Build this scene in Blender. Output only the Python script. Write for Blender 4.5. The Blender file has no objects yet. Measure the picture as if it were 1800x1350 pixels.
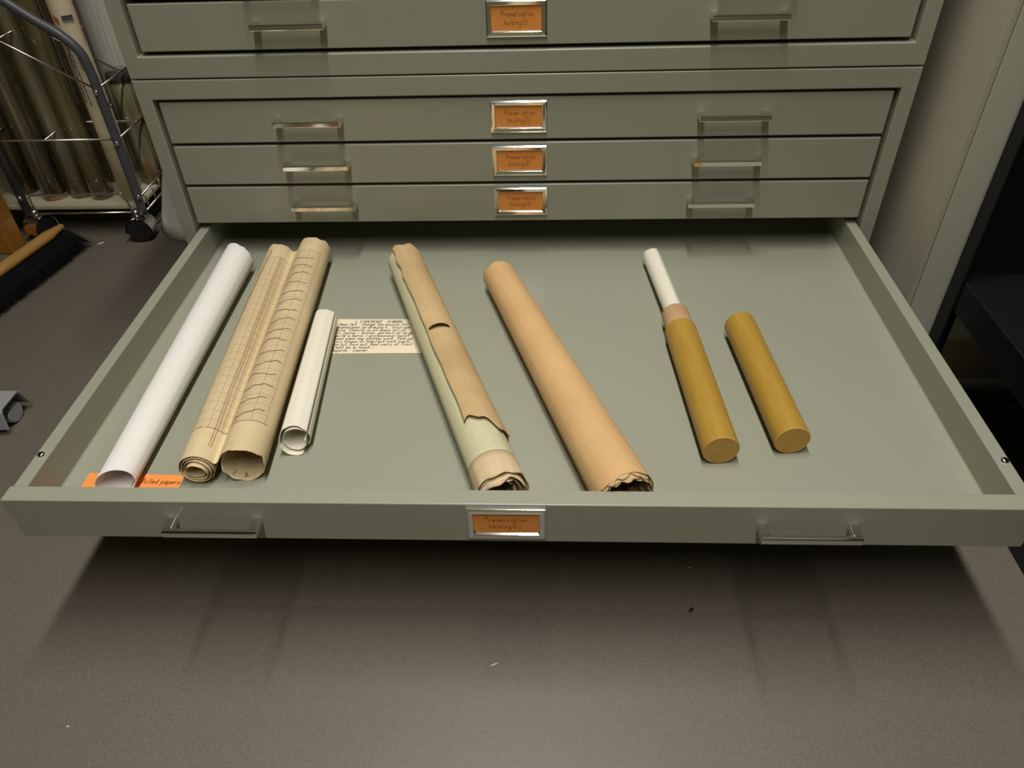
import bpy, bmesh, math, random
from mathutils import Vector, Matrix
sc = bpy.context.scene
rnd = random.Random(7)

# ------------------------------------------------------------------ camera, world, light, exposure
CAM = (0.0447, -1.1338, 0.5330)
YAW, PIT, ROL, FPX = -0.06175, -0.69882, -0.03821, 1328.1
fwd = Vector((math.sin(YAW)*math.cos(PIT), math.cos(YAW)*math.cos(PIT), math.sin(PIT)))
rt = Vector((math.cos(YAW), -math.sin(YAW), 0)); up = rt.cross(fwd)
r2 = rt*math.cos(ROL)+up*math.sin(ROL); u2 = up*math.cos(ROL)-rt*math.sin(ROL)
cd = bpy.data.cameras.new('camera'); cam = bpy.data.objects.new('camera', cd); sc.collection.objects.link(cam)
cam.matrix_world = Matrix(((r2.x, u2.x, -fwd.x, CAM[0]), (r2.y, u2.y, -fwd.y, CAM[1]), (r2.z, u2.z, -fwd.z, CAM[2]), (0, 0, 0, 1)))
cd.sensor_fit = 'HORIZONTAL'; cd.sensor_width = 36; cd.lens = 36*FPX/1800; cd.clip_start = .01
sc.camera = cam
w = bpy.data.worlds.new('world'); sc.world = w; w.use_nodes = True
w.node_tree.nodes['Background'].inputs[0].default_value = (.9, .88, .75, 1)
w.node_tree.nodes['Background'].inputs[1].default_value = .02
vs = sc.view_settings
vs.view_transform = 'Standard'; vs.look = 'None'; vs.gamma = 1; vs.use_curve_mapping = False
vs.exposure = 0.0
CEIL = 2.40
LAMPS = [(-.02, -1.75), (-.02, -.45)]           # centres of the two ceiling battens, each 1.2 m long in y
LPOW, LCOL, SPREAD = 19.0, (1.0, .955, .90), 120   # spread narrowed to imitate the lens darkening towards the corners
for lx, ly in LAMPS:
    ld = bpy.data.lights.new('batten_light', 'AREA'); ld.shape = 'RECTANGLE'; ld.size = .11; ld.size_y = 1.2
    ld.spread = math.radians(SPREAD); ld.energy = LPOW; ld.color = LCOL
    lo = bpy.data.objects.new('batten_light', ld); lo.location = (lx, ly, CEIL-.085); sc.collection.objects.link(lo)

# ------------------------------------------------------------------ helpers
COL = sc.collection
F = -.33            # floor
D = -.1303          # inside bottom of the open drawer
class NB:
    def __init__(s, name):
        s.m = bpy.data.materials.new(name); s.m.use_nodes = True; s.t = s.m.node_tree; s.b = s.t.nodes['Principled BSDF']
    def n(s, t, **k):
        x = s.t.nodes.new(t)
        for a, v in k.items(): setattr(x, a, v)
        return x
    def put(s, sock, v):
        if hasattr(v, 'links'): s.t.links.new(v, sock)
        elif isinstance(v, (tuple, list)): sock.default_value = (*v[:3], 1) if sock.type == 'RGBA' else v[:3]
        else: sock.default_value = v
    def math(s, op, a, b=0.0, c=0.0):
        x = s.n('ShaderNodeMath', operation=op); s.put(x.inputs[0], a); s.put(x.inputs[1], b); s.put(x.inputs[2], c); return x.outputs[0]
    def mix(s, f, a, b):
        x = s.n('ShaderNodeMix', data_type='RGBA'); s.put(x.inputs[0], f); s.put(x.inputs[6], a); s.put(x.inputs[7], b); return x.outputs[2]
    def co(s, kind='Object', sc=(1, 1, 1)):
        x = s.n('ShaderNodeTexCoord'); y = s.n('ShaderNodeMapping'); y.inputs[3].default_value = sc
        s.t.links.new(x.outputs[kind], y.inputs[0]); return y.outputs[0]
    def noise(s, scale, detail=3, vec=None, rough=.5):
        x = s.n('ShaderNodeTexNoise'); x.inputs['Scale'].default_value = scale; x.inputs['Detail'].default_value = detail; x.inputs['Roughness'].default_value = rough
        s.t.links.new(vec if vec is not None else s.co(), x.inputs['Vector']); return x.outputs[0]
    def ramp(s, v, lo, hi):
        x = s.n('ShaderNodeMapRange'); s.put(x.inputs[0], v); x.inputs[1].default_value = lo; x.inputs[2].default_value = hi; return x.outputs[0]
    def bump(s, h, strength, dist=.001):
        x = s.n('ShaderNodeBump'); x.inputs['Strength'].default_value = strength; x.inputs['Distance'].default_value = dist
        s.put(x.inputs['Height'], h); s.t.links.new(x.outputs[0], s.b.inputs['Normal'])
    def set(s, col=None, rough=None, metal=None, spec=None):
        if col is not None: s.put(s.b.inputs['Base Color'], col)
        if rough is not None: s.put(s.b.inputs['Roughness'], rough)
        if metal is not None: s.put(s.b.inputs['Metallic'], metal)
        if spec is not None: s.put(s.b.inputs['Specular IOR Level'], spec)
        return s
def plain(name, col, rough=.5, metal=0, spec=.5, var=.06, scale=40, bump=0, bscale=600):
    n = NB(name); c2 = tuple(x*(1-var) for x in col)
    n.set(n.mix(n.noise(scale), col, c2) if var else col, rough, metal, spec)
    if bump: n.bump(n.noise(bscale, 1), bump)
    return n.m
def hsh(c): return c
PAINT = (.300, .309, .236)
M = {}
M['paint'] = plain('sage_enamel', PAINT, .33, 0, .5, .04, 3, .05, 900)
M['chrome'] = plain('chrome', (.78, .77, .74), .07, 1, .5, 0)
M['wire'] = plain('wire_plating', (.72, .70, .64), .26, 1, .5, 0)
M['steel'] = plain('brushed_steel', (.42, .42, .41), .28, 1, .5, .1)
M['card'] = plain('orange_card', (.80, .31, .07), .7, 0, .2, .05)
M['note_orange'] = plain('orange_note_paper', (.86, .30, .075), .75, 0, .2, .04)
M['ink'] = plain('pencil', (.16, .055, .02), .7, 0, .2, .2)
M['rust'] = plain('brown_edge_line', (.26, .12, .05), .7, 0, .2, .2)
M['ink_faint'] = plain('faint_pencil', (.42, .14, .04), .7, 0, .2, .2)
M['ink_blue'] = plain('blue_black_ink', (.05, .05, .07), .7, 0, .2, .2)
M['white'] = plain('white_paper', (.80, .775, .73), .75, 0, .25, .03, 20, .05, 200)
M['white2'] = plain('off_white_paper', (.79, .75, .62), .6, 0, .3, .03, 20)
M['cream'] = plain('cream_note_paper', (.80, .71, .52), .75, 0, .2, .04)
M['black'] = plain('black_metal', (.005, .005, .006), .45, 0, .35, .2)
M['blackshelf'] = plain('black_plastic', (.006, .006, .008), .48, 0, .4, .2, 30, .1, 300)
M['tube_grey'] = plain('grey_coated_tube', (.085, .085, .095), .42, 0, .5, .1)
M['rubber'] = plain('black_rubber', (.012, .012, .013), .5, 0, .4, .1)
M['bristle'] = plain('black_bristle', (.004, .004, .005), .7, 0, .3, .2)
M['grey_plastic'] = plain('grey_plastic', (.30, .31, .32), .4, 0, .4, .06)
M['grey_dark'] = plain('dark_grey_plastic', (.06, .06, .065), .5, 0, .4, .1)
M['tray'] = plain('beige_tray', (.50, .46, .33), .4, 0, .4, .06)
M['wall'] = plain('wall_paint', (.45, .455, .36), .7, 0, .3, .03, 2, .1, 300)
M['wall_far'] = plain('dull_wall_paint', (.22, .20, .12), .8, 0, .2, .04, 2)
M['wall_front'] = plain('pale_green_wall', (.54, .54, .28), .8, 0, .2, .04, 2)
M['ceil'] = plain('ceiling_white', (.34, .33, .29), .9, 0, .2, .03)
M['base'] = plain('rubber_skirting', (.26, .24, .17), .5, 0, .4, .06)
M['laminate'] = None
n = NB('speckled_grey_laminate'); v = n.noise(420, 4); n.set(n.mix(n.ramp(v, .3, .7), (.36, .345, .27), (.45, .43, .335)), .6, 0, .3); M['laminate'] = n.m
n = NB('grey_floor_sheet'); v = n.noise(520, 4); v2 = n.noise(7, 3)
c = n.mix(n.ramp(v, .3, .72), (.112, .098, .076), (.165, .144, .114)); n.set(n.mix(n.math('MULTIPLY', n.ramp(v2, .3, .8), .25), c, (.12, .105, .075)), n.math('ADD', n.math('MULTIPLY', v, .12), .38), 0, .5)
n.bump(n.noise(700, 2), .12, .0006); M['floor'] = n.m
M['grout'] = plain('joint_filler', (.24, .21, .165), .7, 0, .2, .1)
def wood(name, c1, c2, c3, rough=.42):
    n = NB(name); g = n.noise(9, 5, n.co('Object', (10, .9, 10)), .62); bl = n.noise(14, 3); tx = n.n('ShaderNodeTexNoise', noise_dimensions='4D'); tx.inputs['Scale'].default_value = 60; n.t.links.new(n.co('Object', (1, .6, 1)), tx.inputs['Vector']); n.t.links.new(n.math('MULTIPLY', n.n('ShaderNodeObjectInfo').outputs['Random'], 20.0), tx.inputs['W']); st = n.ramp(tx.outputs[0], .68, .74)
    c = n.mix(n.ramp(g, .32, .7), c1, c2); c = n.mix(n.math('MULTIPLY', n.ramp(bl, .5, .8), .4), c, c3); c = n.mix(n.math('MULTIPLY', st, .35), c, tuple(x*.45 for x in c3))
    n.set(c, rough, 0, .35); return n.m
M['boxwood'] = wood('varnished_boxwood', (.43, .262, .042), (.37, .212, .030), (.32, .175, .025))
M['boxwood_end'] = wood('boxwood_end_grain', (.54, .32, .075), (.48, .27, .055), (.42, .23, .045), .5)
M['rawwood'] = wood('bare_pink_wood', (.55, .36, .19), (.47, .29, .14), (.44, .26, .12), .6)
M['plank'] = wood('orange_varnished_board', (.36, .155, .018), (.30, .12, .012), (.25, .10, .01), .5)
M['broomwood'] = wood('pale_broom_wood', (.42, .24, .07), (.35, .19, .05), (.30, .16, .04), .5)
def kraft(name, c1, c2, c3, spots=.3, rough=.7):
    n = NB(name); a = n.noise(11, 4); b = n.noise(130, 3); sp = n.ramp(n.noise(38, 2), .72, .77)
    c = n.mix(n.ramp(a, .3, .72), c1, c2); c = n.mix(n.math('MULTIPLY', n.ramp(b, .45, .8), .22), c, c3); c = n.mix(n.math('MULTIPLY', sp, spots), c, tuple(x*.5 for x in c3))
    n.set(c, rough, 0, .25); n.bump(n.noise(90, 3), .12, .001); return n.m
M['kraft'] = kraft('kraft_paper', (.64, .42, .20), (.57, .355, .155), (.50, .30, .12))
M['brownsheet'] = kraft('browned_paper', (.46, .31, .145), (.56, .395, .205), (.37, .235, .10), .45)
M['agedge'] = kraft('aged_paper_edge', (.66, .53, .34), (.55, .40, .22), (.35, .24, .12), .4)
M['kraft_edge'] = kraft('kraft_inner', (.58, .43, .23), (.47, .32, .15), (.26, .16, .07), .5)
def gridpaper(name, c1, c2, line, step, lw, u0, u1, v0, v1, amt=.6, major=5, stain=None):
    n = NB(name); x = n.n('ShaderNodeUVMap'); sp = n.n('ShaderNodeSeparateXYZ'); n.t.links.new(x.outputs[0], sp.inputs[0]); U, V = sp.outputs[0], sp.outputs[1]
    def lines(c, s, wd): return n.math('LESS_THAN', n.math('MODULO', n.math('ADD', c, 10.0), s), wd)
    g = n.math('MULTIPLY', n.math('MAXIMUM', lines(U, step, lw), lines(V, step, lw)), .55)
    if major: g = n.math('MAXIMUM', g, n.math('MAXIMUM', lines(U, step*major, lw*1.5), lines(V, step*major, lw*1.5)))
    for a, op, b in ((U, 'GREATER_THAN', u0), (U, 'LESS_THAN', u1), (V, 'GREATER_THAN', v0), (V, 'LESS_THAN', v1)): g = n.math('MULTIPLY', g, n.math(op, a, b))
    base = n.mix(n.ramp(n.noise(12, 4), .3, .72), c1, c2)
    if stain: base = n.mix(n.math('MULTIPLY', n.ramp(n.noise(30, 3), .55, .8), .5), base, stain)
    n.set(n.mix(n.math('MULTIPLY', g, amt), base, line), .65, 0, .25); return n.m

class MB:
    def __init__(s): s.v = []; s.f = []; s.mi = []; s.uv = []
    def face(s, idx, mi=0, uv=None): s.f.append(tuple(idx)); s.mi.append(mi); s.uv.append(uv)
    def box(s, a, b, mi=0):
        x0, y0, z0 = (min(p, q) for p, q in zip(a, b)); x1, y1, z1 = (max(p, q) for p, q in zip(a, b)); k = len(s.v)
        s.v += [(x0, y0, z0), (x1, y0, z0), (x1, y1, z0), (x0, y1, z0), (x0, y0, z1), (x1, y0, z1), (x1, y1, z1), (x0, y1, z1)]
        for q in ((0, 3, 2, 1), (4, 5, 6, 7), (0, 1, 5, 4), (1, 2, 6, 5), (2, 3, 7, 6), (3, 0, 4, 7)): s.face([k+i for i in q], mi)
        return s
    def prism(s, poly, y0, y1, mi=0, axis='y'):
        k = len(s.v); m = len(poly)
        for y in (y0, y1):
            for a, b in poly: s.v.append({'y': (a, y, b), 'x': (y, a, b), 'z': (a, b, y)}[axis])
        for i in range(m): j = (i+1) % m; s.face((k+i, k+j, k+m+j, k+m+i), mi)
        s.face([k+i for i in range(m)][::-1], mi); s.face([k+m+i for i in range(m)], mi); return s
    def rings(s, rings, close=True, cap0=True, cap1=True, mi=0, loop=False):
        k = len(s.v); m = len(rings[0])
        for r in rings: s.v += [tuple(p) for p in r]
        for a in range(len(rings)-(0 if loop else 1)):
            e = (a+1) % len(rings)
            for i in range(m if close else m-1):
                j = (i+1) % m; s.face((k+a*m+i, k+a*m+j, k+e*m+j, k+e*m+i), mi)
        if cap0: s.face([k+i for i in range(m)][::-1], mi)
        if cap1: s.face([k+(len(rings)-1)*m+i for i in range(m)], mi)
        return s
    def tube(s, path, r, seg=10, mi=0, cap=True):
        P = [Vector(p) for p in path]; rs = r if isinstance(r, (list, tuple)) else [r]*len(P); rg = []; nrm = None
        for i, p in enumerate(P):
            t = (P[min(i+1, len(P)-1)]-P[max(i-1, 0)]).normalized()
            if nrm is None: nrm = t.orthogonal().normalized()
            nrm = (nrm-t*nrm.dot(t)).normalized(); b = t.cross(nrm)
            rg.append([p+(nrm*math.cos(2*math.pi*k/seg)+b*math.sin(2*math.pi*k/seg))*rs[i] for k in range(seg)])
        return s.rings(rg, True, cap, cap, mi)
    def lathe(s, A, u, prof, seg=40, mi=0, cap0=True, cap1=True):
        u = Vector(u).normalized(); a = u.orthogonal().normalized(); b = u.cross(a); A = Vector(A)
        return s.rings([[A+u*h+(a*math.cos(2*math.pi*k/seg)+b*math.sin(2*math.pi*k/seg))*r for k in range(seg)] for h, r in prof], True, cap0, cap1, mi)
    def ribbon(s, pts, wd, fn, mi=0):
        for (a, b), (c, d) in zip(pts, pts[1:]):
            L = math.hypot(c-a, d-b)
            if L < 1e-7: continue
            ex, ey = (c-a)/L*wd*.35, (d-b)/L*wd*.35; px, py = -(d-b)/L*wd/2, (c-a)/L*wd/2
            k = len(s.v); s.v += [tuple(fn(*q)) for q in ((a-ex+px, b-ey+py), (a-ex-px, b-ey-py), (c+ex-px, d+ey-py), (c+ex+px, d+ey+py))]
            s.face((k, k+1, k+2, k+3), mi)
        return s
    def build(s, name, mats, parent=None, smooth=False, bevel=0, seg=2, angle=None):
        me = bpy.data.meshes.new(name); me.from_pydata(s.v, [], s.f)
        for m in (mats if isinstance(mats, (list, tuple)) else [mats]): me.materials.append(m)
        for p, mi in zip(me.polygons, s.mi): p.material_index = mi; p.use_smooth = smooth
        if any(s.uv):
            ul = me.uv_layers.new(name='UVMap')
            for p, uv in zip(me.polygons, s.uv):
                for li, q in zip(p.loop_indices, uv or [(0, 0)]*9): ul.data[li].uv = q
        me.validate(); me.update()
        if smooth and angle: me.set_sharp_from_angle(angle=math.radians(angle))
        o = bpy.data.objects.new(name, me); COL.objects.link(o)
        if bevel:
            b = o.modifiers.new('bevel', 'BEVEL'); b.width = bevel; b.segments = seg; b.limit_method = 'ANGLE'; b.angle_limit = math.radians(40)
        if parent: o.parent = parent
        return o
def tag(o, label=None, cat=None, group=None, kind=None):
    for k, v in (('label', label), ('category', cat), ('group', group), ('kind', kind)):
        if v: o[k] = v
    return o
def thing(name, label, cat, loc=(0, 0, 0), group=None):
    o = bpy.data.objects.new(name, None); COL.objects.link(o); o.location = loc; o.empty_display_size = .05
    return tag(o, label, cat, group)
def place(o, parent):           # child built in world coordinates under an Empty that stands elsewhere
    o.parent = parent; o.matrix_parent_inverse = Matrix.Translation(-parent.location); return o
def copy_of(o, parent, dloc=(0, 0, 0)):
    c = o.copy(); COL.objects.link(c); c.parent = parent; c.location = Vector(o.location)+Vector(dloc); return c

# single-stroke handwriting: pairs x,y on a grid (baseline 4, x-height 9, ascender e, descender 0)
GL = {'a': '69 49 27 25 44 65 69 64 74', 'b': '2e 24|27 49 68 66 44 25', 'c': '68 49 27 25 44 65', 'd': '6e 64|68 49 27 25 44 65', 'e': '26 67 68 49 27 25 44 65',
 'f': '6d 5e 4c 44|29 69', 'g': '69 49 27 25 44 65|69 61 40 21', 'h': '2e 24|27 49 68 64', 'i': '39 34|3c 3b', 'j': '49 41 20', 'k': '2e 24|69 26 64', 'l': '3e 34', 'm': '19 14|17 39 48 44|47 69 78 74',
 'n': '29 24|27 49 68 64', 'o': '49 27 25 44 65 67 49', 'p': '29 20|28 49 67 65 44 25', 'q': '69 49 27 25 44 65|69 60', 'r': '29 24|26 49 69', 's': '68 49 28 47 66 44 25', 't': '4d 45 54 64|29 69',
 'u': '29 25 44 65 69|65 64', 'v': '29 44 69', 'w': '19 34 47 64 79', 'x': '29 64|69 24', 'y': '29 45|69 30', 'z': '29 69 24 64', 'A': '14 4e 74|28 68', 'B': '24 2e 6d 6a 29 67 65 24', 'C': '6d 4e 2b 27 44 65',
 'D': '24 2e 5d 7a 77 54 24', 'E': '6e 2e 24 64|29 59', 'G': '6d 4e 2b 27 44 67 58', 'I': '3e 34', 'L': '2e 24 64', 'M': '14 1e 48 7e 74', 'N': '24 2e 64 6e', 'O': '4e 2b 27 44 67 6b 4e', 'P': '24 2e 6d 6a 29',
 'R': '24 2e 6d 6a 29 64', 'S': '6d 4e 2c 49 66 44 25', 'T': '1e 7e|4e 44', 'Y': '1e 49 7e|49 44', '1': '3c 4e 44', '2': '2c 4e 6c 24 64', '3': '2e 6e 49 66 44 25', '4': '64 6e 27 77', '5': '6e 2e 29 58 66 44 24',
 '8': '4e 2c 66 44 25 6c 4e', '(': '5f 3b 37 53', ')': '3f 5b 57 33', '-': '27 77', '/': '24 6e', '.': '34 35', ':': '34 35|38 39', ',': '44 32', "'": '3e 3b', 'q2': ''}
def write(mb, text, u, v, h, wd, fn, mi=1, slant=.12, jit=.25, adv=.52):
    k = h/10.0; x = u
    for ch in text:
        if ch == ' ': x += h*.42; continue
        dy = rnd.uniform(-jit, jit)*k
        for st in GL.get(ch, '').split('|'):
            pts = []
            for p in st.split():
                a, b = int(p[0]), int(p[1], 16)-4; pts.append((x+(a-1)*k*.8+b*k*slant, v+b*k+dy))
            if len(pts) > 1: mb.ribbon(pts, wd, fn, mi)
        x += h*(adv-(.2 if ch in "il.,'1:()" else 0)+(.16 if ch in 'mwM' else 0))

# ------------------------------------------------------------------ the room
RX0, RX1, RY0, RY1 = -2.2, 2.6, -3.2, 1.35
fl = tag(MB().box((RX0, RY0, F-.06), (RX1, RY1, F-.0012)).build('floor', M['grout']), kind='structure')
ys = [RY0, -2.295, -1.095, .105, RY1]; xs_ = [RX0, -1.45, 1.0, RX1]; g = .0011
for i in range(4):
    for j in range(3):
        MB().box((xs_[j]+g, ys[i]+g, F-.004), (xs_[j+1]-g, ys[i+1]-g, F)).build('floor_tile', M['floor'], fl)
tag(MB().box((RX0, RY0, CEIL), (RX1, RY1, CEIL+.08)).build('ceiling', M['ceil']), kind='structure')
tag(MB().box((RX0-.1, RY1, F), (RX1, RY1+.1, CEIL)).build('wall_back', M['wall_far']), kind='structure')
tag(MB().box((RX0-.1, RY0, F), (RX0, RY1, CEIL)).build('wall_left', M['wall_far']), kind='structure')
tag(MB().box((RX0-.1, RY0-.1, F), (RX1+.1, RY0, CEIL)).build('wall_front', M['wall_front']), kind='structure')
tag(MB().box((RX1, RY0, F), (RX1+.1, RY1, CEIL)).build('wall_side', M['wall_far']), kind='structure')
WY = -.102
tag(MB().box((.6280, WY, F), (RX1, RY1, CEIL)).build('wall_right', M['wall'], bevel=.0008), kind='structure')
tag(MB().box((.6195, WY+.001, F), (.6262, RY1, CEIL)).build('trim_1', M['laminate']), kind='structure')
mb = MB().prism([(WY, F), (WY-.010, F), (WY-.010, F+.003), (WY-.004, F+.012), (WY-.003, F+.094), (WY-.001, F+.1), (WY, F+.1)], .628, RX1, axis='x')
tag(mb.build('baseboard_right', M['base']), kind='structure')
n = NB('lamp_diffuser'); n.set((.9, .9, .85), .5); n.put(n.b.inputs['Emission Color'], (1, .94, .80)); n.b.inputs['Emission Strength'].default_value = 3; M['diff'] = n.m
for i, (lx, ly) in enumerate(LAMPS):
    t = thing('ceiling_light', ('long fluorescent ceiling batten nearer the cabinets', 'long fluorescent ceiling batten farther from the cabinets')[1-i], 'ceiling light', (lx, ly, CEIL), 'ceiling battens over the aisle')
    place(MB().box((lx-.075, ly-.62, CEIL-.045), (lx+.075, ly+.62, CEIL)).build('housing', M['ceil'], bevel=.004), t)
    place(MB().box((lx-.055, ly-.6, CEIL-.075), (lx+.055, ly+.6, CEIL-.045)).build('diffuser', M['diff'], bevel=.012), t)

# ------------------------------------------------------------------ flat file cabinets
WC, WI, HD = .5787, .5567, .5500
DH, DP = .0645, .0697
def handle_mesh():
    mb = MB(); mb.box((.0, -.0225, -.008), (.1050, -.0155, 0)); mb.box((0, -.0170, -.008), (.0098, .0006, 0)); mb.box((.0952, -.0170, -.008), (.1050, .0006, 0)); return mb
def frame_mesh():      # card frame with a bevelled rim round a window
    mb = MB(); o = [(-.0427, -.0487), (.0430, -.0487), (.0430, 0), (-.0427, 0)]; i_ = [(-.0345, -.0402), (.0345, -.0402), (.0345, -.0084), (-.0345, -.0084)]
    def off(p, e): cx, cz = 0, -.0243; return [(x-e*(1 if x > 0 else -1), z-e*(1 if z > cz else -1)) for x, z in p]
    R = [[(x, 0, z) for x, z in o], [(x, -.0032, z) for x, z in o], [(x, -.0048, z) for x, z in off(o, .0022)], [(x, -.0040, z) for x, z in off(i_, -.0015)], [(x, -.0016, z) for x, z in i_], [(x, 0, z) for x, z in i_]]
    return mb.rings(R, True, False, False)
hm = handle_mesh().build('handle', M['chrome'], bevel=.0011); fm = frame_mesh().build('label_frame', M['chrome'], bevel=.0004)
first = {'handle': hm, 'label_frame': fm}
def fit(kind, parent, loc):
    o = first.get(kind+'_used')
    if o is None: o = first[kind]; first[kind+'_used'] = o; o.parent = parent
    else: o = first[kind].copy(); COL.objects.link(o); o.parent = parent
    o.location = loc; return o
def dress(dr, yf, zt, num, u0=-.016):
    for hx in (-.3745, .2685): fit('handle', dr, (hx, yf, zt-.0255))
    fit('label_frame', dr, (0, yf, zt-.0044))
    mb = MB(); y = yf-.0012; z0 = zt-.0448; mb.box((-.0346, y, z0), (.0346, yf-.0002, z0+.032))
    fn = lambda u, v: (u, y-.00025, z0+v)
    write(mb, 'Preservation', u0-.006, .0185, .0078, .0006, fn, 1, .1); write(mb, 'holding'+num, u0-.002, .0075, .0078, .0006, fn, 1, .1)
    mb.build('label_card', [M['card'], M['ink_faint']], dr)
def casing(t, z0, z1, zo0, zo1, plinth):
    mb = MB(); dep = .86
    o = [(-WC, z0), (WC, z0), (WC, z1), (-WC, z1)]; q = [(-WI, zo0), (WI, zo0), (WI, zo1), (-WI, zo1)]
    R = [[(x, y, z) for x, z in p] for p, y in ((o, 0), (q, 0), (q, dep), (o, dep))]
    mb.rings(R, True, False, False, 0, True); mb.box((-WI, dep-.012, zo0), (WI, dep, zo1))
    place(mb.build('casing', M['paint'], bevel=.0016, seg=3), t)
    if plinth: place(MB().box((-WC+.012, .03, F), (WC-.012, dep-.02, z0)).build('plinth', M['paint'], bevel=.001), t)
low = thing('flat_file_cabinet', 'lower sage metal flat file unit with its fourth drawer pulled out', 'cabinet', (0, .4, F))
ZS = .1708
casing(low, -.2475, ZS-.0012, -.2150, .1402, True)
upp = thing('flat_file_cabinet', 'upper sage metal flat file unit stacked on the lower one, drawers shut', 'cabinet', (0, .4, ZS))
casing(upp, ZS+.0008, .6020, .2030, .5650, False)
def closed(t, zt, num, lab=None):
    mb = MB(); mb.box((-HD, .004, zt-DH), (HD, .024, zt)); mb.box((-.53, .024, zt-DH+.006), (.53, .70, zt-.012))
    d = place(mb.build('drawer', M['paint'], bevel=.0016, seg=3), t); d.location = (0, 0, 0)
    if lab: d['label'] = lab
    dress(d, .004, zt, num); return d
closed(low, .1350, '(2)'); closed(low, .0653, '(3)'); closed(low, -.0044, '(4)', None); closed(low, -.1445, '(6)')
for k in range(5): closed(upp, .2733+DP*k, '(1)' if k == 0 else '(%d)' % (0 if k > 8 else 1))
# the open drawer
YP = -.6042; ZT = -.0803; FW = .555; WO = .5515; WIN = .5350; YI = -.5831
mb = MB()
mb.box((-FW, YP, -.1417), (FW, YI, ZT))                                       # hollow front with its top flange
half = [(WO, ZT), (WIN, ZT), (WIN, D+.0052), (WIN-.0020, D+.0040), (.5190, D+.0003), (.5165, D)]
mb.prism([(-x, z) for x, z in half]+[(x, z) for x, z in half[::-1]]+[(WO, D-.004), (-WO, D-.004)], YI-.0005, .15)
mb.box((-WIN, .135, D), (WIN, .15, ZT))
dr = place(mb.build('drawer', M['paint'], bevel=.0014, seg=3), low); dr['label'] = 'open drawer holding paper rolls and wooden tubes'
dress(dr, YP, ZT, '(5)', -.0175)
for sx in (-.5444, .5454):
    mb = MB().lathe((0, 0, 0), (0, 0, 1), [(0, .0046), (.0012, .0044), (.0024, .0030), (.0030, .0012)], 16)
    mb.box((-.0034, -.0004, .0026), (.0034, .0004, .0034)); o = mb.build('screw', M['chrome'], dr, True, angle=40); o.location = (sx, -.5346, ZT)

# ------------------------------------------------------------------ rolls in the drawer
def arc(c, r0, r1, f0, f1, n, sq=(1, 1), wob=0, seed=1):
    R = random.Random(seed); ph = [R.uniform(0, 6.3) for _ in range(3)]; out = []
    for i in range(n+1):
        t = i/n; f = math.radians(f0+(f1-f0)*t); r = r0+(r1-r0)*t
        r *= 1+wob*(math.sin(3*f+ph[0])+.6*math.sin(7*f+ph[1])+.4*math.sin(13*f+ph[2])); out.append((c[0]+r*math.cos(f)*sq[0], c[1]+r*math.sin(f)*sq[1]))
    return out
def ground(p, e=.0004):
    m = min(b for a, b in p); return [(a, b-m+e) for a, b in p]
def jag(n, amp, seed, base=0.0, sm=3):
    R = random.Random(seed); a = [R.uniform(-1, 1) for _ in range(n)]
    for _ in range(sm): a = [(a[max(i-1, 0)]+a[i]+a[min(i+1, n-1)])/3 for i in range(n)]
    mx = max(abs(x) for x in a) or 1; return [base+amp*x/mx for x in a]
class Sheet:
    def __init__(s, A, B, pn, pf, jn=None, jf=None, z=D):
        s.A = Vector((A[0], A[1], z)); d = Vector((B[0]-A[0], B[1]-A[1], 0)); s.L = d.length; s.u = d.normalized(); s.s = Vector((s.u.y, -s.u.x, 0))
        s.pn, s.pf = pn, pf; m = len(pn); s.jn = jn or [0]*m; s.jf = jf or [0]*m
        s.arc = [0]
        for p, q in zip(pn, pn[1:]): s.arc.append(s.arc[-1]+math.hypot(q[0]-p[0], q[1]-p[1]))
    def at(s, i, t, along=None):
        (a, b), (c, d) = s.pn[i], s.pf[i]; l = s.L*t+(1-t)**9*s.jn[i]+t**9*s.jf[i]
        return s.A+s.u*l+s.s*(a+(c-a)*t)+Vector((0, 0, b+(d-b)*t))
    def onto(s, x, dist, off):      # point at arc length x, distance along, lifted off the surface (left-hand normal)
        x = max(0, min(x, s.arc[-1]-1e-6)); i = 0
        while s.arc[i+1] < x: i += 1
        k = (x-s.arc[i])/(s.arc[i+1]-s.arc[i]); t = dist/s.L; p, q = s.at(i, t), s.at(i+1, t); e = (q-p).normalized(); nn = e.cross(s.u)
        if nn.z < -.3: nn = -nn
        return p+(q-p)*k+nn*off
    def mesh(s, mb, nt=26, bumpf=None, mi=0):
        k = len(mb.v); m = len(s.pn); ts = [j/nt for j in range(nt+1)] if isinstance(nt, int) else nt; nt = len(ts)-1
        for t in ts:
            for i in range(m):
                p = s.at(i, t)
                if bumpf: p = bumpf(p, i, t)
                mb.v.append(tuple(p))
        for j in range(nt):
            for i in range(m-1):
                mb.face((k+j*m+i, k+j*m+i+1, k+(j+1)*m+i+1, k+(j+1)*m+i), mi, [(s.arc[i], s.L*ts[j]), (s.arc[i+1], s.L*ts[j]), (s.arc[i+1], s.L*ts[j+1]), (s.arc[i], s.L*ts[j+1])])
        return mb
def solid(o, th):
    m = o.modifiers.new('paper', 'SOLIDIFY'); m.thickness = th; m.offset = 0; return o
TS = [0, .004, .01, .02, .035, .055, .08]+[.1+.8*i/20 for i in range(21)]+[.92, .945, .965, .98, .99, .996, 1]

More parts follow.
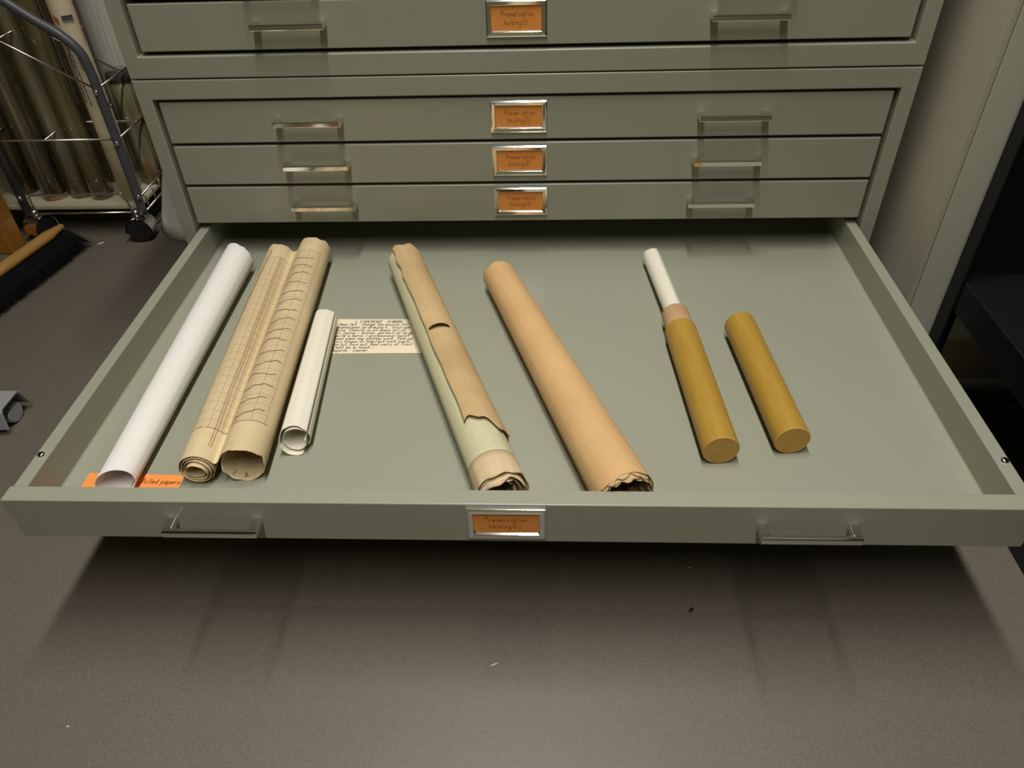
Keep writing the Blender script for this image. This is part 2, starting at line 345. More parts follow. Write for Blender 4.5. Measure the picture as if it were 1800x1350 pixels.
# white roll at the left wall of the drawer
N = 110
pn = ground(arc((0, 0), .0200, .0222, -80+385, -80, N, (1.0, .80), .008, 3)); pf = ground(arc((0, 0), .0232, .0256, -80+385, -80, N, (1, 1), .008, 3))
an = [math.radians(305-385*i/N) for i in range(N+1)]
jf = [-.011*math.cos(f)+e for f, e in zip(an, jag(N+1, .0015, 5))]; jn = [.006*math.cos(f)+.004*math.sin(f) for f in an]
sh = Sheet((-.4625, -.5490), (-.4716, -.0450), pn, pf, jn, jf)
o = solid(sh.mesh(MB(), TS).build('paper_roll', M['white'], None, True), .0005)
tag(o, 'plain bright white paper roll along the left side of the open drawer', 'paper roll')

# two-ended chart scroll
def scroll_profile(cl, rl, cr, rr, turns, rin, seed):
    p = arc((cl, rl), rin, rl, 30+360*turns, 30, 44*turns, (1, 1), .012, seed)
    q = arc((cr, rr), rr, rr*.99, 152, -60, 40, (1, 1), 0); q2 = arc((cr, rr), rr*.99, rr*.93, -60, -215, 26, (1, 1), .006)
    P0 = Vector(p[-1]); T0 = Vector((math.cos(math.radians(-60)), math.sin(math.radians(-60)))); P1 = Vector(q[0]); T1 = Vector((math.cos(math.radians(62)), math.sin(math.radians(62))))
    k = (P1-P0).length*.62; A_, B_ = P0+T0*k, P1-T1*k; mid = []
    for i in range(1, 12):
        t = i/12; v = P0*(1-t)**3+A_*(3*t*(1-t)**2)+B_*(3*t*t*(1-t))+P1*t**3; mid.append((v.x, v.y))
    return p+mid+q+q2, len(p), len(p)+len(mid)
T_ = 4
pn, i1, i2 = scroll_profile(0, .0222, .0540, .0263, T_, .0100, 11); pf, _, _ = scroll_profile(0, .0213, .0597, .0258, T_, .0100, 11)
pn = ground(pn); pf = ground(pf); m = len(pn)
jn = [0.0]*m
for i in range(i1): jn[i] = -.006*(1-i/i1)+.004*math.sin(i*.11)*(1-i/i1)
nj = jag(m, .004, 9, 0, 2)
for i in range(i2, m): jn[i] = nj[i]
jf = jag(m, .005, 10, 0, 3)
sh = Sheet((-.3692, -.5300), (-.4067, -.0330), pn, pf, jn, jf)
ua = sh.arc
M['chart'] = gridpaper('ruled_chart_paper', (.68, .555, .335), (.62, .49, .28), (.20, .11, .05), .0034, .0005, ua[i1-34], ua[i2+22], .050, .462, .78, 5, (.55, .40, .23))
t = thing('chart_scroll', 'long yellowed chart paper rolled from both edges, ruled and drawn with wavy curves', 'chart', (-.36, -.28, D))
o = place(solid(sh.mesh(MB(), TS).build('sheet', M['chart'], None, True), .00045), t)
mb = MB(); ucen = (ua[i2+2]+ua[i2+20])/2; u0c, u1c = ua[i2-2], ua[i2+19]
for k in range(16):
    d = .066+k*.0245; R = random.Random(40+k); pts = []; ph = R.uniform(0, 6); am = R.uniform(.002, .005); x0 = u0c+R.uniform(0, .006); x1 = u1c-R.uniform(0, .004)
    for q in range(19):
        s_ = q/18; pts.append((x0+(x1-x0)*s_, d+am*math.sin(ph+s_*R.choice((5.2, 5.2)))*(1-.4*s_)+.0035*(s_-.5)+.0008*math.sin(s_*21+ph)))
    mb.ribbon(pts, .0010, lambda a, b: sh.onto(a, b, .0006))
for k in range(4): mb.ribbon([(u0c+.005*k, .0525), (u0c+.005*k, .0575)], .0006, lambda a, b: sh.onto(a, b, .0006))
for a in (ua[i1-3], ua[i1-4]): mb.ribbon([(a+.0004*math.sin(q), .02+q*.022) for q in range(21)], .0005, lambda x, y: sh.onto(x, y, .0006))
mb.ribbon([(ua[i1-32]+(ua[i2+22]-ua[i1-32])*q/24, .050) for q in range(25)], .0007, lambda x, y: sh.onto(x, y, .0006))
place(mb.build('ink_lines', M['ink']), t)
mb = MB(); pe = [(ua[i1-17]+(ua[i1-10]-ua[i1-17])*(q/20)**1.3+.0004*math.sin(q*2.1), .006+q*.0236) for q in range(21)]
mb.ribbon(pe, .0014, lambda x, y: sh.onto(x, y, .0008)); place(mb.build('frayed_edge', M['rust']), t)
mb = MB(); write(mb, '1925', 0, 0, .009, .0007, lambda a, b: (0, 0, 0), 0) if 0 else None
uin = ua[-1]-.030
write(mb, '4905', 0, 0, .010, .0007, lambda a, b: sh.onto(ua[i2+40]+.013+a, .004+b*.8, .0007), 0, .1)
place(mb.build('pencil_note', M['ink']), t)

# small white roll
N = 110
pn = ground(arc((0, 0), .0130, .0209, 38+700, 38, N, (1, 1), .02, 21)); pf = ground(arc((0, 0), .0125, .0184, 38+700, 38, N, (1, 1), .02, 21))
jn = [.010*math.sin(i*.021)-.002 for i in range(N+1)]; jn = [min(a, .008) for a in jn]
for i in range(70, N+1): jn[i] = -.004+.012*max(0, math.sin(math.radians(38+700-700*i/N)))
jf = jag(N+1, .004, 22)
sh = Sheet((-.2655, -.4800), (-.2868, -.2155), pn, pf, jn, jf)
o = solid(sh.mesh(MB(), TS).build('paper_roll', M['white2'], None, True), .0006)
tag(o, 'short loose ivory white paper roll with a curled inner tongue, beside the handwritten note', 'paper roll')

# green-cream graph paper roll with a torn brown outer sheet
def gring(r, t=0): return r
N = 130
A4, B4 = (-.0067, -.5660), (-.1909, -.0660)
pn = ground(arc((0, 0), .0225, .0305, -70+720, -70, N, (1, 1), .010, 31)); pf = ground(arc((0, 0), .0215, .0280, -70+720, -70, N, (1, 1), .010, 31))
jn = jag(N+1, .004, 32); jf = jag(N+1, .004, 33)
sh = Sheet(A4, B4, pn, pf, jn, jf)
M['graph'] = gridpaper('pale_green_graph_paper', (.585, .565, .365), (.545, .515, .315), (.27, .25, .12), .0030, .00035, 0, 9, .042, .52, .5, 5)
t = thing('graph_paper_roll', 'pale green graph paper roll under a torn brown sheet, left of the kraft roll', 'paper roll', (-.1, -.31, D))
place(solid(sh.mesh(MB(), TS).build('graph_sheet', M['graph'], None, True), .0006), t)
# brown sheet over it
N2, NTT = 44, [i/90 for i in range(91)]
def leftang(t): return 117+7*t+1.0*math.sin(t*17)+.7*math.sin(t*41+1)+(2.2*math.sin(t*70) if t > .8 else 0)
brn, brf = .0305, .0280
SLIT = .5380
def brown(mb):
    u_ = Vector((B4[0]-A4[0], B4[1]-A4[1], 0)); L = u_.length; u_.normalize(); s_ = Vector((u_.y, -u_.x, 0)); k = len(mb.v); t0 = .165
    for tt in NTT:
        t = t0+(1.0-t0)*tt; base = Vector((A4[0], A4[1], D))+u_*(L*t); r = brn+(brf-brn)*t
        for i in range(N2+1):
            q = i/N2; f = leftang(t)+(-28-leftang(t))*q; rr = r+.0014
            if t > SLIT: rr += .0046*math.exp(-(t-SLIT)/.025)*max(0, math.sin(min(1, max(0, (q-.02)/.42))*math.pi))
            if q > .55 and tt < .2: rr += .0075*((q-.55)/.45)**1.5*(1-tt/.2)**2
            sl = (.010*math.sin(q*7+.6)+.003*math.sin(q*23))*(1-tt)**14 if tt < .4 else 0
            if tt > .9: sl += .003*math.sin(q*19)*((tt-.9)/.1)
            fr = math.radians(f); p = base+u_*(sl-.012*(1-tt)**14*q)+s_*(rr*math.cos(fr))+Vector((0, 0, r*1.02+.0006+rr*math.sin(fr))); mb.v.append(tuple(p))
    mm = N2+1
    for j in range(len(NTT)-1):
        for i in range(N2):
            if abs(NTT[j]*.835+.165-SLIT) < .0047 and 1 < i < 19: continue
            mb.face((k+j*mm+i, k+j*mm+i+1, k+(j+1)*mm+i+1, k+(j+1)*mm+i), 0, [(i*.0012, NTT[j]*L*.8), ((i+1)*.0012, NTT[j]*L*.8), ((i+1)*.0012, NTT[j+1]*L*.8), (i*.0012, NTT[j+1]*L*.8)])
    return mb
M['brown_ruled'] = gridpaper('browned_ruled_paper', (.47, .325, .155), (.575, .415, .215), (.30, .19, .08), .0120, .0004, 0, 9, 0, .30, .45, 0, (.40, .26, .11))
place(solid(brown(MB()).build('torn_outer_sheet', M['brown_ruled'], None, True), .0006), t).__setitem__('label', 'browned brittle sheet with ragged edges and a slit')
# crumpled end
for kk, (rr, a0, a1, out, sd) in enumerate(((.0300, 200, -20, -.004, 51), (.0255, 175, -35, -.010, 52), (.0205, 190, -10, -.006, 53), (.0150, 170, -20, -.002, 54))):
    n_ = 46; c_ = (0, .0308)
    p0 = arc(c_, rr, rr*1.0, a0, a1, n_, (1, 1), .022, sd); p1 = arc(c_, rr*.95, rr*.95, a0, a1, n_, (1, 1), .01, sd)
    s2 = Sheet((A4[0], A4[1]), (A4[0]-.0125, A4[1]+.034), p0, p1, jag(n_+1, .0045, sd, out, 4))
    place(solid(s2.mesh(MB(), [0, .06, .14, .25, .45, .7, 1]).build('crumpled_edge', M['agedge'], None, True), .0006), t)

# kraft roll
N = 120
A5, B5 = (.1290, -.5720), (-.0335, -.1060)
t = thing('kraft_paper_roll', 'fat tan kraft paper roll with a ragged thick front end, middle of the drawer', 'paper roll', (.05, -.34, D))
pn = ground(arc((0, 0), .0300, .0348, -12+620, -12, N, (1.0, .97), .006, 61)); pf = ground(arc((0, 0), .0225, .0254, -12+620, -12, N, (1, 1), .008, 61))
sh = Sheet(A5, B5, pn, pf, jag(N+1, .004, 62, 0, 2), jag(N+1, .003, 63))
place(solid(sh.mesh(MB(), TS).build('outer_sheet', M['kraft'], None, True), .0009), t)
for kk, (rr, a0, a1, out, sd) in enumerate(((.0312, 150, -25, -.0030, 71), (.0292, 158, -30, -.0065, 72), (.0268, 140, -10, -.0040, 73))):
    n_ = 60; c_ = (0, .0338)
    p0 = arc(c_, rr, rr, a0, a1, n_, (1, .97), .013, sd); p1 = arc((0, .0330), rr*.93, rr*.93, a0, a1, n_, (1, .97), .004, sd)
    s2 = Sheet(A5, (A5[0]-.0139, A5[1]+.040), p0, p1, jag(n_+1, .0042, sd, out, 3))
    place(solid(s2.mesh(MB(), [0, .04, .09, .16, .3, .6, 1]).build('torn_edge', M['kraft_edge'], None, True), .0007), t)

# wooden tube, its paper and its cap
def local_cyl(name, A, B, zc, prof, mats, parent=None, cap0=True, cap1=True, seg=64):
    d = Vector((B[0]-A[0], B[1]-A[1], 0)); L = d.length; mb = MB()
    for pr, c0, c1, mi in prof: mb.lathe((0, 0, 0), (0, 1, 0), pr, seg, mi, c0, c1)
    o = mb.build(name, mats, parent, True, angle=35); o.location = (A[0], A[1], zc); o.rotation_euler = (0, 0, math.atan2(-d.x, d.y)); return o, L
A6, B6 = Vector((.2494, -.4939)), Vector((.2334, -.2528)); ux = (B6-A6).normalized(); L6 = (B6-A6).length; r6 = .0220
t = thing('wooden_tube', 'open yellow boxwood tube with a paler neck and a paper roll sticking out', 'wooden tube', (A6.x, A6.y, D))
t.rotation_euler = (0, 0, math.atan2(-ux.x, ux.y))
o, _ = local_cyl('body', (0, 0), (0, 1), r6, [([(.0012, r6), (L6*.3, r6), (L6-.0010, r6), (L6, r6-.001), (L6, .0196)], False, False, 0), ([(0, 0.0001), (0, r6-.0010), (.0012, r6)], False, False, 1)], [M['boxwood'], M['boxwood_end']], t)
mb = MB().lathe((0, 0, 0), (0, 1, 0), [(0, r6*.995), (-.0004, r6*.60), (-.0004, .0012), (-.0002, .0002)], 40) if 0 else None
o, _ = local_cyl('neck', (0, 0), (0, 1), r6, [([(L6-.003, .0194), (L6+.0400, .0194), (L6+.0412, .0186), (L6+.0412, .0172), (L6-.05, .0172)], False, False, 0)], [M['rawwood']], t)
n_ = 80; Ai = A6+ux*(L6-.045); Bi = A6+ux*(L6+.041)+Vector((-.0138, .0 ))*0
Bi = Vector((.2159, -.0383)); Ai = Vector((.2318, -.2130)); di = (Bi-Ai).normalized()
pn = [(a, b+.0220) for a, b in arc((0, 0), .0110, .0146, 62+640, 62, n_, (1, 1), .01, 81)]; pf = [(a, b+.0163) for a, b in arc((0, 0), .0118, .0156, 62+640, 62, n_, (1, 1), .01, 81)]
sh = Sheet(Ai, Bi, pn, pf, None, jag(n_+1, .002, 82))
tag(solid(sh.mesh(MB(), TS).build('paper_roll', M['white2'], None, True), .0005), 'slim ivory paper roll slid into the mouth of the wooden tube', 'paper roll')
A7, B7 = Vector((.3367, -.4764)), Vector((.3195, -.2368)); ux = (B7-A7).normalized(); L7 = (B7-A7).length; r7 = .0215
t = thing('wooden_tube', 'loose plain boxwood tube half lying apart, rightmost thing in the drawer', 'wooden tube', (A7.x, A7.y, D)); t.rotation_euler = (0, 0, math.atan2(-ux.x, ux.y))
local_cyl('body', (0, 0), (0, 1), r7, [([(.0012, r7), (L7*.4, r7), (L7-.001, r7), (L7, r7-.001), (L7, .0188), (.02, .0188)], False, False, 0), ([(0, 0.0001), (0, r7-.0010), (.0012, r7)], False, False, 1)], [M['boxwood'], M['boxwood_end']], t)

# flat papers in the drawer
def card(name, quad, z, th, mats, texts, bend=0):
    mb = MB(); nx = 10; k = len(mb.v); P = [Vector((x, y, 0)) for x, y in quad]
    def pos(a, b, off=0):
        p = (P[0]*(1-a)+P[1]*a)*(1-b)+(P[3]*(1-a)+P[2]*a)*b; return (p.x, p.y, z+off+bend*((a-.5)**2*4))
    for lay in (0, th):
        for i in range(nx+1): mb.v += [pos(i/nx, 0, lay), pos(i/nx, 1, lay)]
    m = 2*(nx+1)
    for i in range(nx):
        a = k+2*i; mb.face((a, a+1, a+3, a+2)); mb.face((a+m, a+m+2, a+m+3, a+m+1)); mb.face((a, a+2, a+m+2, a+m)); mb.face((a+1, a+m+1, a+m+3, a+3))
    mb.face((k, k+m, k+m+1, k+1)); e = k+2*nx; mb.face((e, e+1, e+m+1, e+m))
    W = (P[1]-P[0]).length; H = (P[3]-P[0]).length
    for tx, u, v, h, wd in texts: write(mb, tx, u, v, h, wd, lambda a, b: pos(a/W, b/H, th+.0002), 1, .18)
    return mb.build(name, mats)
o = card('note_slip', [(-.5148, -.5790), (-.3915, -.5790), (-.3955, -.5195), (-.5149, -.5165)], D+.0003, .0004, [M['note_orange'], M['ink']],
         [('Rolled papers', .072, .0470, .0080, .0008), ("c. '82 - '88", .076, .0320, .0080, .0008)])
tag(o, 'orange paper slip with pencil writing lying under the white roll', 'note')
tx = ['L S MACREADY   RIBBONS', 'Dear Dot.  Change the mounts for the', "membranes on drawing's.  Good one", "blue 'Stencils in all spare not all", 'to typing - better, perfect at large', 'quite a serve / professional typist', 'need some new platten work. Tack pa', 'very hinges (in loan) but work would', 'day bit turn out. Real carry at Trout', 'credit be in touch -', 'Regards   Lauren']
o = card('handwritten_note', [(-.2800, -.2790), (-.1200, -.2775), (-.1200, -.1940), (-.2800, -.1925)], D+.0003, .0004, [M['cream'], M['ink_blue']],
         [(s, .0095+(.022 if i == 0 else (-.0015 if i < 10 else 0)), .0765-i*.0072, .0066, .00075) for i, s in enumerate(tx)])
tag(o, 'cream note covered in dark handwriting, lying between two rolls', 'note')

# ------------------------------------------------------------------ wire roll bin on casters at the left
BY = .43
t = thing('wire_roll_bin', 'grey tube and chrome wire bin on casters holding tall rolls, left of the cabinets', 'bin', (-1.03, .55, F))
def curve(pts, n=6):
    P = [Vector(p) for p in pts]; out = []
    for i in range(len(P)-1):
        a, b, c_, d = P[max(i-1, 0)], P[i], P[i+1], P[min(i+2, len(P)-1)]
        for k in range(n):
            s_ = k/n; out.append(.5*((2*b)+(c_-a)*s_+(2*a-5*b+4*c_-d)*s_*s_+(3*b-a-3*c_+d)*s_**3))
    return out+[P[-1]]
BD = .74
for yy in (BY, BD):
    pth = curve([(-.893, yy, F+.062), (-.8915, yy, -.12), (-.892, yy, .02), (-.893, yy, .052), (-.8990, yy, .090), (-.925, yy, .122), (-.967, yy, .152), (-1.018, yy, .192), (-1.15, yy, .295), (-1.30, yy, .41), (-1.352, yy, .437), (-1.385, yy, .39), (-1.39, yy, .20), (-1.39, yy, F+.062)])
    place(MB().tube(pth, .0098, 14).build('tube_frame', M['tube_grey'], None, True), t)
    place(MB().tube([(-1.1670, yy, F+.062), (-1.1670, yy, .10), (-1.1665, yy, .302)], .0098, 14).build('post', M['tube_grey'], None, True), t)
wires = []
for yy in (BY, BD-.004):
    wires += [[(-.894, yy, .0150), (-1.0548, yy, .1132), (-1.38, yy, .312)], [(-.8937, yy, -.0909), (-1.385, yy, -.0911)]]
    wires.append(curve([(-1.150, yy, -.262), (-1.1480, yy, -.235), (-1.1400, yy, -.2205), (-1.05, yy, -.2190), (-.940, yy, -.2172), (-.9270, yy, -.2200), (-.9215, yy, -.236), (-.9175, yy, -.262)], 5))
    wires.append([(-1.16, yy, -.2665), (-.905, yy, -.2640)])
for zz, x in ((.0184, -.889), (-.091, -.889), (-.2246, -.886), (-.262, -.886)): wires.append([(x, BY, zz), (x, BD, zz)])
for z, x in ((.12, -1.053), (-.091, -1.053), (.20, -1.19), (-.091, -1.19)): wires.append([(x, BY, z), (x, BD, z)])
for yy in (.535, .640):
    wires += [[(-.889, yy, .0184), (-1.0548, yy, .1165), (-1.36, yy, .305)], [(-.889, yy, -.091), (-1.385, yy, -.091)]]
for k in range(7): wires.append([(-.886, BY+.04*k+.02, -.2246), (-.886, BY+.04*k+.02, -.262)])
for wv in wires: place(MB().tube(wv, .0022, 8).build('wire', M['wire'], None, True), t)
place(MB().box((-1.385, BY+.010, -.262), (-.902, BD-.01, -.250)).build('tray', M['tray'], bevel=.003), t)
for px, pz in ((-.888, .012), (-.885, -.097), (-.882, -.222), (-1.160, -.222)):
    place(MB().lathe((px-.004, BY-.0085, pz), (.15, -1, .1), [(0, .0058), (.0025, .0056), (.0045, .0038), (.0052, .0008)], 16).build('bolt', M['chrome'], None, True), t)
def caster(c, ax):
    ax = Vector(ax).normalized(); c = Vector(c)
    mb = MB(); mb.lathe(c-ax*.019, ax, [(0, .004), (0, .0265), (.003, .0285), (.035, .0285), (.038, .0265), (.038, .004)], 40)
    wv = place(mb.build('caster', M['rubber'], None, True, angle=40), t)
    side = ax.cross(Vector((0, 0, 1))); R0, R1 = .0292, .0310; rg = []
    for k in range(25):
        f = math.radians(-8+196*k/24); e = side*math.cos(f)+Vector((0, 0, 1))*math.sin(f)
        rg.append([c+e*R0-ax*.0195, c+e*R1-ax*.0215, c+e*R1+ax*.0215, c+e*R0+ax*.0195])
    h = place(MB().rings(rg, True, True, True).build('hood', M['chrome'], None, True, angle=50), t); h.parent = wv; h.matrix_parent_inverse = Matrix.Identity(4)
    s_ = place(MB().tube([c+Vector((0, 0, .030)), c+Vector((0, 0, .045))], .0085, 14).build('stem', M['steel'], None, True), t); s_.parent = wv; s_.matrix_parent_inverse = Matrix.Identity(4)
caster((-.908, .425, F+.0290), (.12, -1, 0)); caster((-1.153, .43, F+.0290), (1, -.35, 0)); caster((-.90, BD, F+.029), (.3, -1, 0)); caster((-1.39, BY, F+.029), (.4, -1, 0)); caster((-1.39, BD, F+.029), (.4, -1, 0))

# rolls in the bin
n = NB('clear_wrap'); nt = n.t; tr = n.n('ShaderNodeBsdfTransparent'); tr.inputs[0].default_value = (.80, .80, .72, 1); gl = n.n('ShaderNodeBsdfGlossy'); gl.inputs['Roughness'].default_value = .12; gl.inputs[0].default_value = (.9, .9, .85, 1)
lw = n.n('ShaderNodeLayerWeight'); lw.inputs[0].default_value = .25; mx = n.n('ShaderNodeMixShader'); nt.links.new(n.math('ADD', n.math('MULTIPLY', lw.outputs[1], .6), .08), mx.inputs[0]); nt.links.new(tr.outputs[0], mx.inputs[1]); nt.links.new(gl.outputs[0], mx.inputs[2])
bn = n.n('ShaderNodeBump'); bn.inputs['Strength'].default_value = .5; bn.inputs['Distance'].default_value = .004; nt.links.new(n.noise(60, 3, n.co('Object', (1, 1, .15))), bn.inputs['Height']); nt.links.new(bn.outputs[0], gl.inputs['Normal'])
nt.links.new(mx.outputs[0], nt.nodes['Material Output'].inputs[0]); M['wrap'] = n.m
def streaky(name, c1, c2, c3, rough=.25):
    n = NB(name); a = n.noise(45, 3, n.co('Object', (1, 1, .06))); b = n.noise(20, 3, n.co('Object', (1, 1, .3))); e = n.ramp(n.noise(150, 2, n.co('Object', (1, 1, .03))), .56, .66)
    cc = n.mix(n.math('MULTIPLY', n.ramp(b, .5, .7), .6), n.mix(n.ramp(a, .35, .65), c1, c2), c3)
    n.set(n.mix(n.math('MULTIPLY', e, .45), cc, tuple(min(.8, x*2.6+.05) for x in c1)), rough, 0, .5); return n.m  # last mix paints pale streaks as highlights on the rolls
M['olive'] = streaky('olive_print_wrap', (0.202, 0.163, 0.078), (0.31, 0.264, 0.155), (0.403, 0.186, 0.093))
M['greyprint'] = streaky('grey_print_wrap', (0.256, 0.248, 0.176), (0.368, 0.344, 0.256), (0.224, 0.192, 0.112))
M['brownp'] = streaky('brown_print_wrap', (0.15, 0.098, 0.042), (0.255, 0.18, 0.09), (0.33, 0.15, 0.06))
M['frost'] = streaky('frosted_film', (.62, .63, .54), (.50, .51, .42), (.70, .70, .62), .35)
M['colour'] = streaky('coloured_print', (0.432, 0.414, 0.324), (0.306, 0.288, 0.18), (0.81, 0.252, 0.054), .3)
M['clear_glints'] = streaky('glint_streaked_film', (.30, .28, .19), (.10, .09, .05), (.24, .12, .045), .2)  # light and dark streaks painted in as highlight stripes on the clear film
M['bincream'] = plain('cream_card_tube', (.76, .67, .46), .6, 0, .3, .08, 25)
ZB = -.250
def standing(x, y, r, top, label, inner, wrap=None, turns=1, capm=None):
    o = thing('paper_roll', label, 'paper roll', (x, y, ZB), 'rolls standing in the wire bin'); n_ = 48; L = top-ZB
    prof = arc((0, 0), r*.72, r, 200+330*turns, 200, n_*turns, (1, 1), .004, int(x*1e4) & 255); mb = MB(); k = len(mb.v); m = len(prof)
    zz = [0, L*.25, L*.5, L*.75, L]
    for z in zz:
        for a, b in prof: mb.v.append((a, b, z))
    for j in range(4):
        for i in range(m-1): mb.face((k+j*m+i, k+j*m+i+1, k+(j+1)*m+i+1, k+(j+1)*m+i))
    solid(mb.build('sheet', inner, o, True), .0006)
    if wrap:
        wb = MB().lathe((0, 0, .001), (0, 0, 1), [(0, r*.4), (0, r+.002), (L*.3, r+.0024), (L*.7, r+.0018), (L, r+.0024), (L+.012, r*.9)], 32, 0, False, False); wb.build('plastic_wrap', wrap, o, True, angle=40)
    if capm: MB().lathe((0, 0, 0), (0, 0, 1), [(0.0005, r*.9), (0.0005, r+.0030), (.010, r+.0030), (.010, r*.9)], 32, 0, False, False).build('end_band', capm, o, True, angle=40)
    return o
# the labelled carton tube
o = standing(-.9310, .4800, .0255, .45, 'cream card tube printed with a barcode and lines of small text, in the bin', M['bincream'], None, 1)
n = 0
mb = MB(); cx, cy, rr = 0, 0, .0262
dirc = math.atan2(CAM[1]-.48, CAM[0]+.931)
def on(u, v): f = dirc-.55+u/rr; return (rr*math.cos(f), rr*math.sin(f), v-ZB)
for vv, hh in ((.1510, .0018), (.1485, .0030), (.1440, .0024), (.1402, .0012)): mb.ribbon([(.0065+.0018*k, vv) for k in range(12)], hh, on, 0)
for u0_, u1_, v0_, v1_, wd_ in ((-.0105, -.0030, .118, .080, .0026), (-.0112, -.0150, .079, -.020, .0020), (-.0070, -.0090, .079, -.020, .0016), (-.0022, -.0010, .078, -.018, .0016)):
    v = v0_
    while v > v1_:
        ln = rnd.uniform(.0035, .0085); q = (v0_-v)/(v0_-v1_); q2 = (v0_-v+ln)/(v0_-v1_); mb.ribbon([(u0_+(u1_-u0_)*q, v), (u0_+(u1_-u0_)*q2, v-ln)], wd_*rnd.uniform(1.0, 1.5), on, 0); v -= ln+rnd.uniform(.0022, .0042)
mb.ribbon([(.0085, .074), (.0085, .049), (.0125, .049), (.0125, .074), (.0085, .074)], .0010, on, 0)
tag(mb.build('printing', M['ink_blue'], o), kind='stuff')
mb = MB(); 
for k in range(7): mb.ribbon([(-.0115+.0014*k, .1530-.0010*k), (-.0103+.0014*k, .1450-.0014*k)], .0013, on, 0)
mb.ribbon([(.0435, .45), (.0420, .16), (.0360, .10)], .0016, on, 0); mb.build('red_printing', plain('red_print', (.50, .10, .07), .6), o)
standing(-.9150, .5680, .0250, .002, 'clear wrapped roll with coloured prints beside the right post of the bin', M['colour'], M['wrap'], 1)
MB().lathe((0, 0, .252), (0, 0, 1), [(-.010, .0266), (0, .0276), (.004, .0266), (.0045, .001)], 32).build('end_cap', M['grey_dark'], bpy.data.objects[-1] if 0 else [o for o in bpy.data.objects if o.get('label', '').startswith('clear wrapped roll with coloured')][0], True, angle=40)
standing(-.9550, .6720, .0550, .50, 'thick frosted grey film roll rising behind the cream card tube', M['frost'], None, 1)
standing(-1.0080, .4870, .0235, .42, 'dull olive print roll in plastic directly left of the cream card tube', M['olive'], M['wrap'], 1)
standing(-1.0620, .4950, .0225, .46, 'grey-green wrapped roll with a red streak, left of the olive roll', M['greyprint'], M['wrap'], 1)
standing(-1.1230, .4900, .0265, .44, 'clear plastic tube with a brown band at its foot near the left post', M['clear_glints'], M['wrap'], 1, M['brownp'])
standing(-1.0350, .5850, .0300, .48, 'brown print roll standing in the second row of the bin', M['brownp'], M['wrap'], 1)
standing(-1.1150, .5900, .0320, .47, 'pale grey roll standing in the second row behind the clear tube', M['greyprint'], None, 1)
standing(-1.2150, .5200, .0300, .50, 'dark brown roll left of the left post of the bin', M['brownp'], M['wrap'], 1)
standing(-1.0900, .6900, .0320, .50, 'olive roll in the back row of the bin', M['olive'], None, 1)

# white sheet rolled into a cone between bin and cabinet
N = 60
mb = MB(); rg = []
for k in range(13):
    t_ = k/12; c_ = Vector((-.789+.046*t_, .513-.01*t_, F+.002+.38*t_)); r_ = .107-.085*t_
    rg.append([c_+Vector((r_*math.cos(a), r_*math.sin(a), 0)) for a in [math.radians(-210+325*i/N) for i in range(N+1)]])
mb.rings(rg, False, False, False)
tag(solid(mb.build('paper_cone', M['white'], None, True), .0012), 'large white sheet rolled into a standing cone between bin and cabinet', 'paper')

# ------------------------------------------------------------------ broom, board, foot at the left
t = thing('broom', 'push broom head of pale wood with long black bristles lying before the bin', 'broom', (-1.08, .2, F))
P0, P1 = Vector((-1.0600, .3720, F+.062)), Vector((-1.1310, .0100, F+.062)); ax = (P1-P0).normalized(); sd = Vector((-ax.y, ax.x, 0))
if sd.x < 0: sd = -sd
rg = []
for k in range(9):
    t_ = k/8; c_ = P0+(P1-P0)*t_; e = 1 if 0 < k < 8 else .55
    rg.append([c_+sd*(.0145*math.cos(a)*e)+Vector((0, 0, .0110*math.sin(a)*e)) for a in [2*math.pi*i/18 for i in range(18)]])
rg.insert(1, [P0+ax*.006+(p-P0-(P1-P0)/8*1)*.9 for p in rg[1]]) if 0 else None
rr_ = [P0-ax*.004+(p-P0)*.35 for p in rg[0]]; rg.insert(0, rr_)
place(MB().rings(rg).build('head', M['broomwood'], None, True), t)
mb = MB(); R = random.Random(99); Lb = (P1-P0).length
for k in range(5200):
    s_ = R.random(); q = R.uniform(-1, 1); b = P0+(P1-P0)*(s_*.985)+sd*(.011*q)+Vector((0, 0, -.008))
    endf = max(0, 1-s_*9); tip = b+sd*(.017+.014*q+R.uniform(-.004, .004))-ax*(.040*endf*R.random()**.5)+ax*R.uniform(-.004, .004); tip.z = F+.001+R.uniform(0, .006)
    wv = ax*(.0008)+sd*.0002; i = len(mb.v); mid = (b+tip)/2+sd*.004; mb.v += [tuple(b-wv), tuple(b+wv), tuple(mid+wv), tuple(mid-wv), tuple(tip)]
    mb.face((i, i+1, i+2, i+3)); mb.face((i+3, i+2, i+4))
o = place(mb.build('bristles', M['bristle']), t); o['kind'] = 'stuff'
o = MB().box((-1.222, .353, F), (-1.188, .406, .62)).build('wooden_board', M['plank'], bevel=.004)
tag(o, 'upright orange brown wooden board standing behind the broom head', 'board')
t = thing('channel_foot', 'grey plastic channel shaped foot with a small wheel beneath, left of the drawer', 'foot', (-1.0, -.21, F))
x1, x0 = -.859, -1.30; y0, y1 = -.241, -.183; zt = F+.051; th = .004
prof = [(y0-.005, F+.012), (y0, zt-.006), (y0+.006, zt), (y1-.006, zt), (y1, zt-.006), (y1+.012, F+.012), (y1+.012-th, F+.012), (y1-th, zt-.008), (y1-.008, zt-th), (y0+.008, zt-th), (y0+th, zt-.008), (y0-.005+th, F+.012)]
place(MB().prism(prof, x0, x1, axis='x').build('channel', M['grey_plastic'], bevel=.0012), t)
place(MB().lathe((-.868, -.207, F+.019), (1, 0, 0), [(-.012, .003), (-.012, .019), (.0, .019), (.003, .017), (.003, .002)], 32).build('wheel', M['grey_plastic'], None, True, angle=40), t)
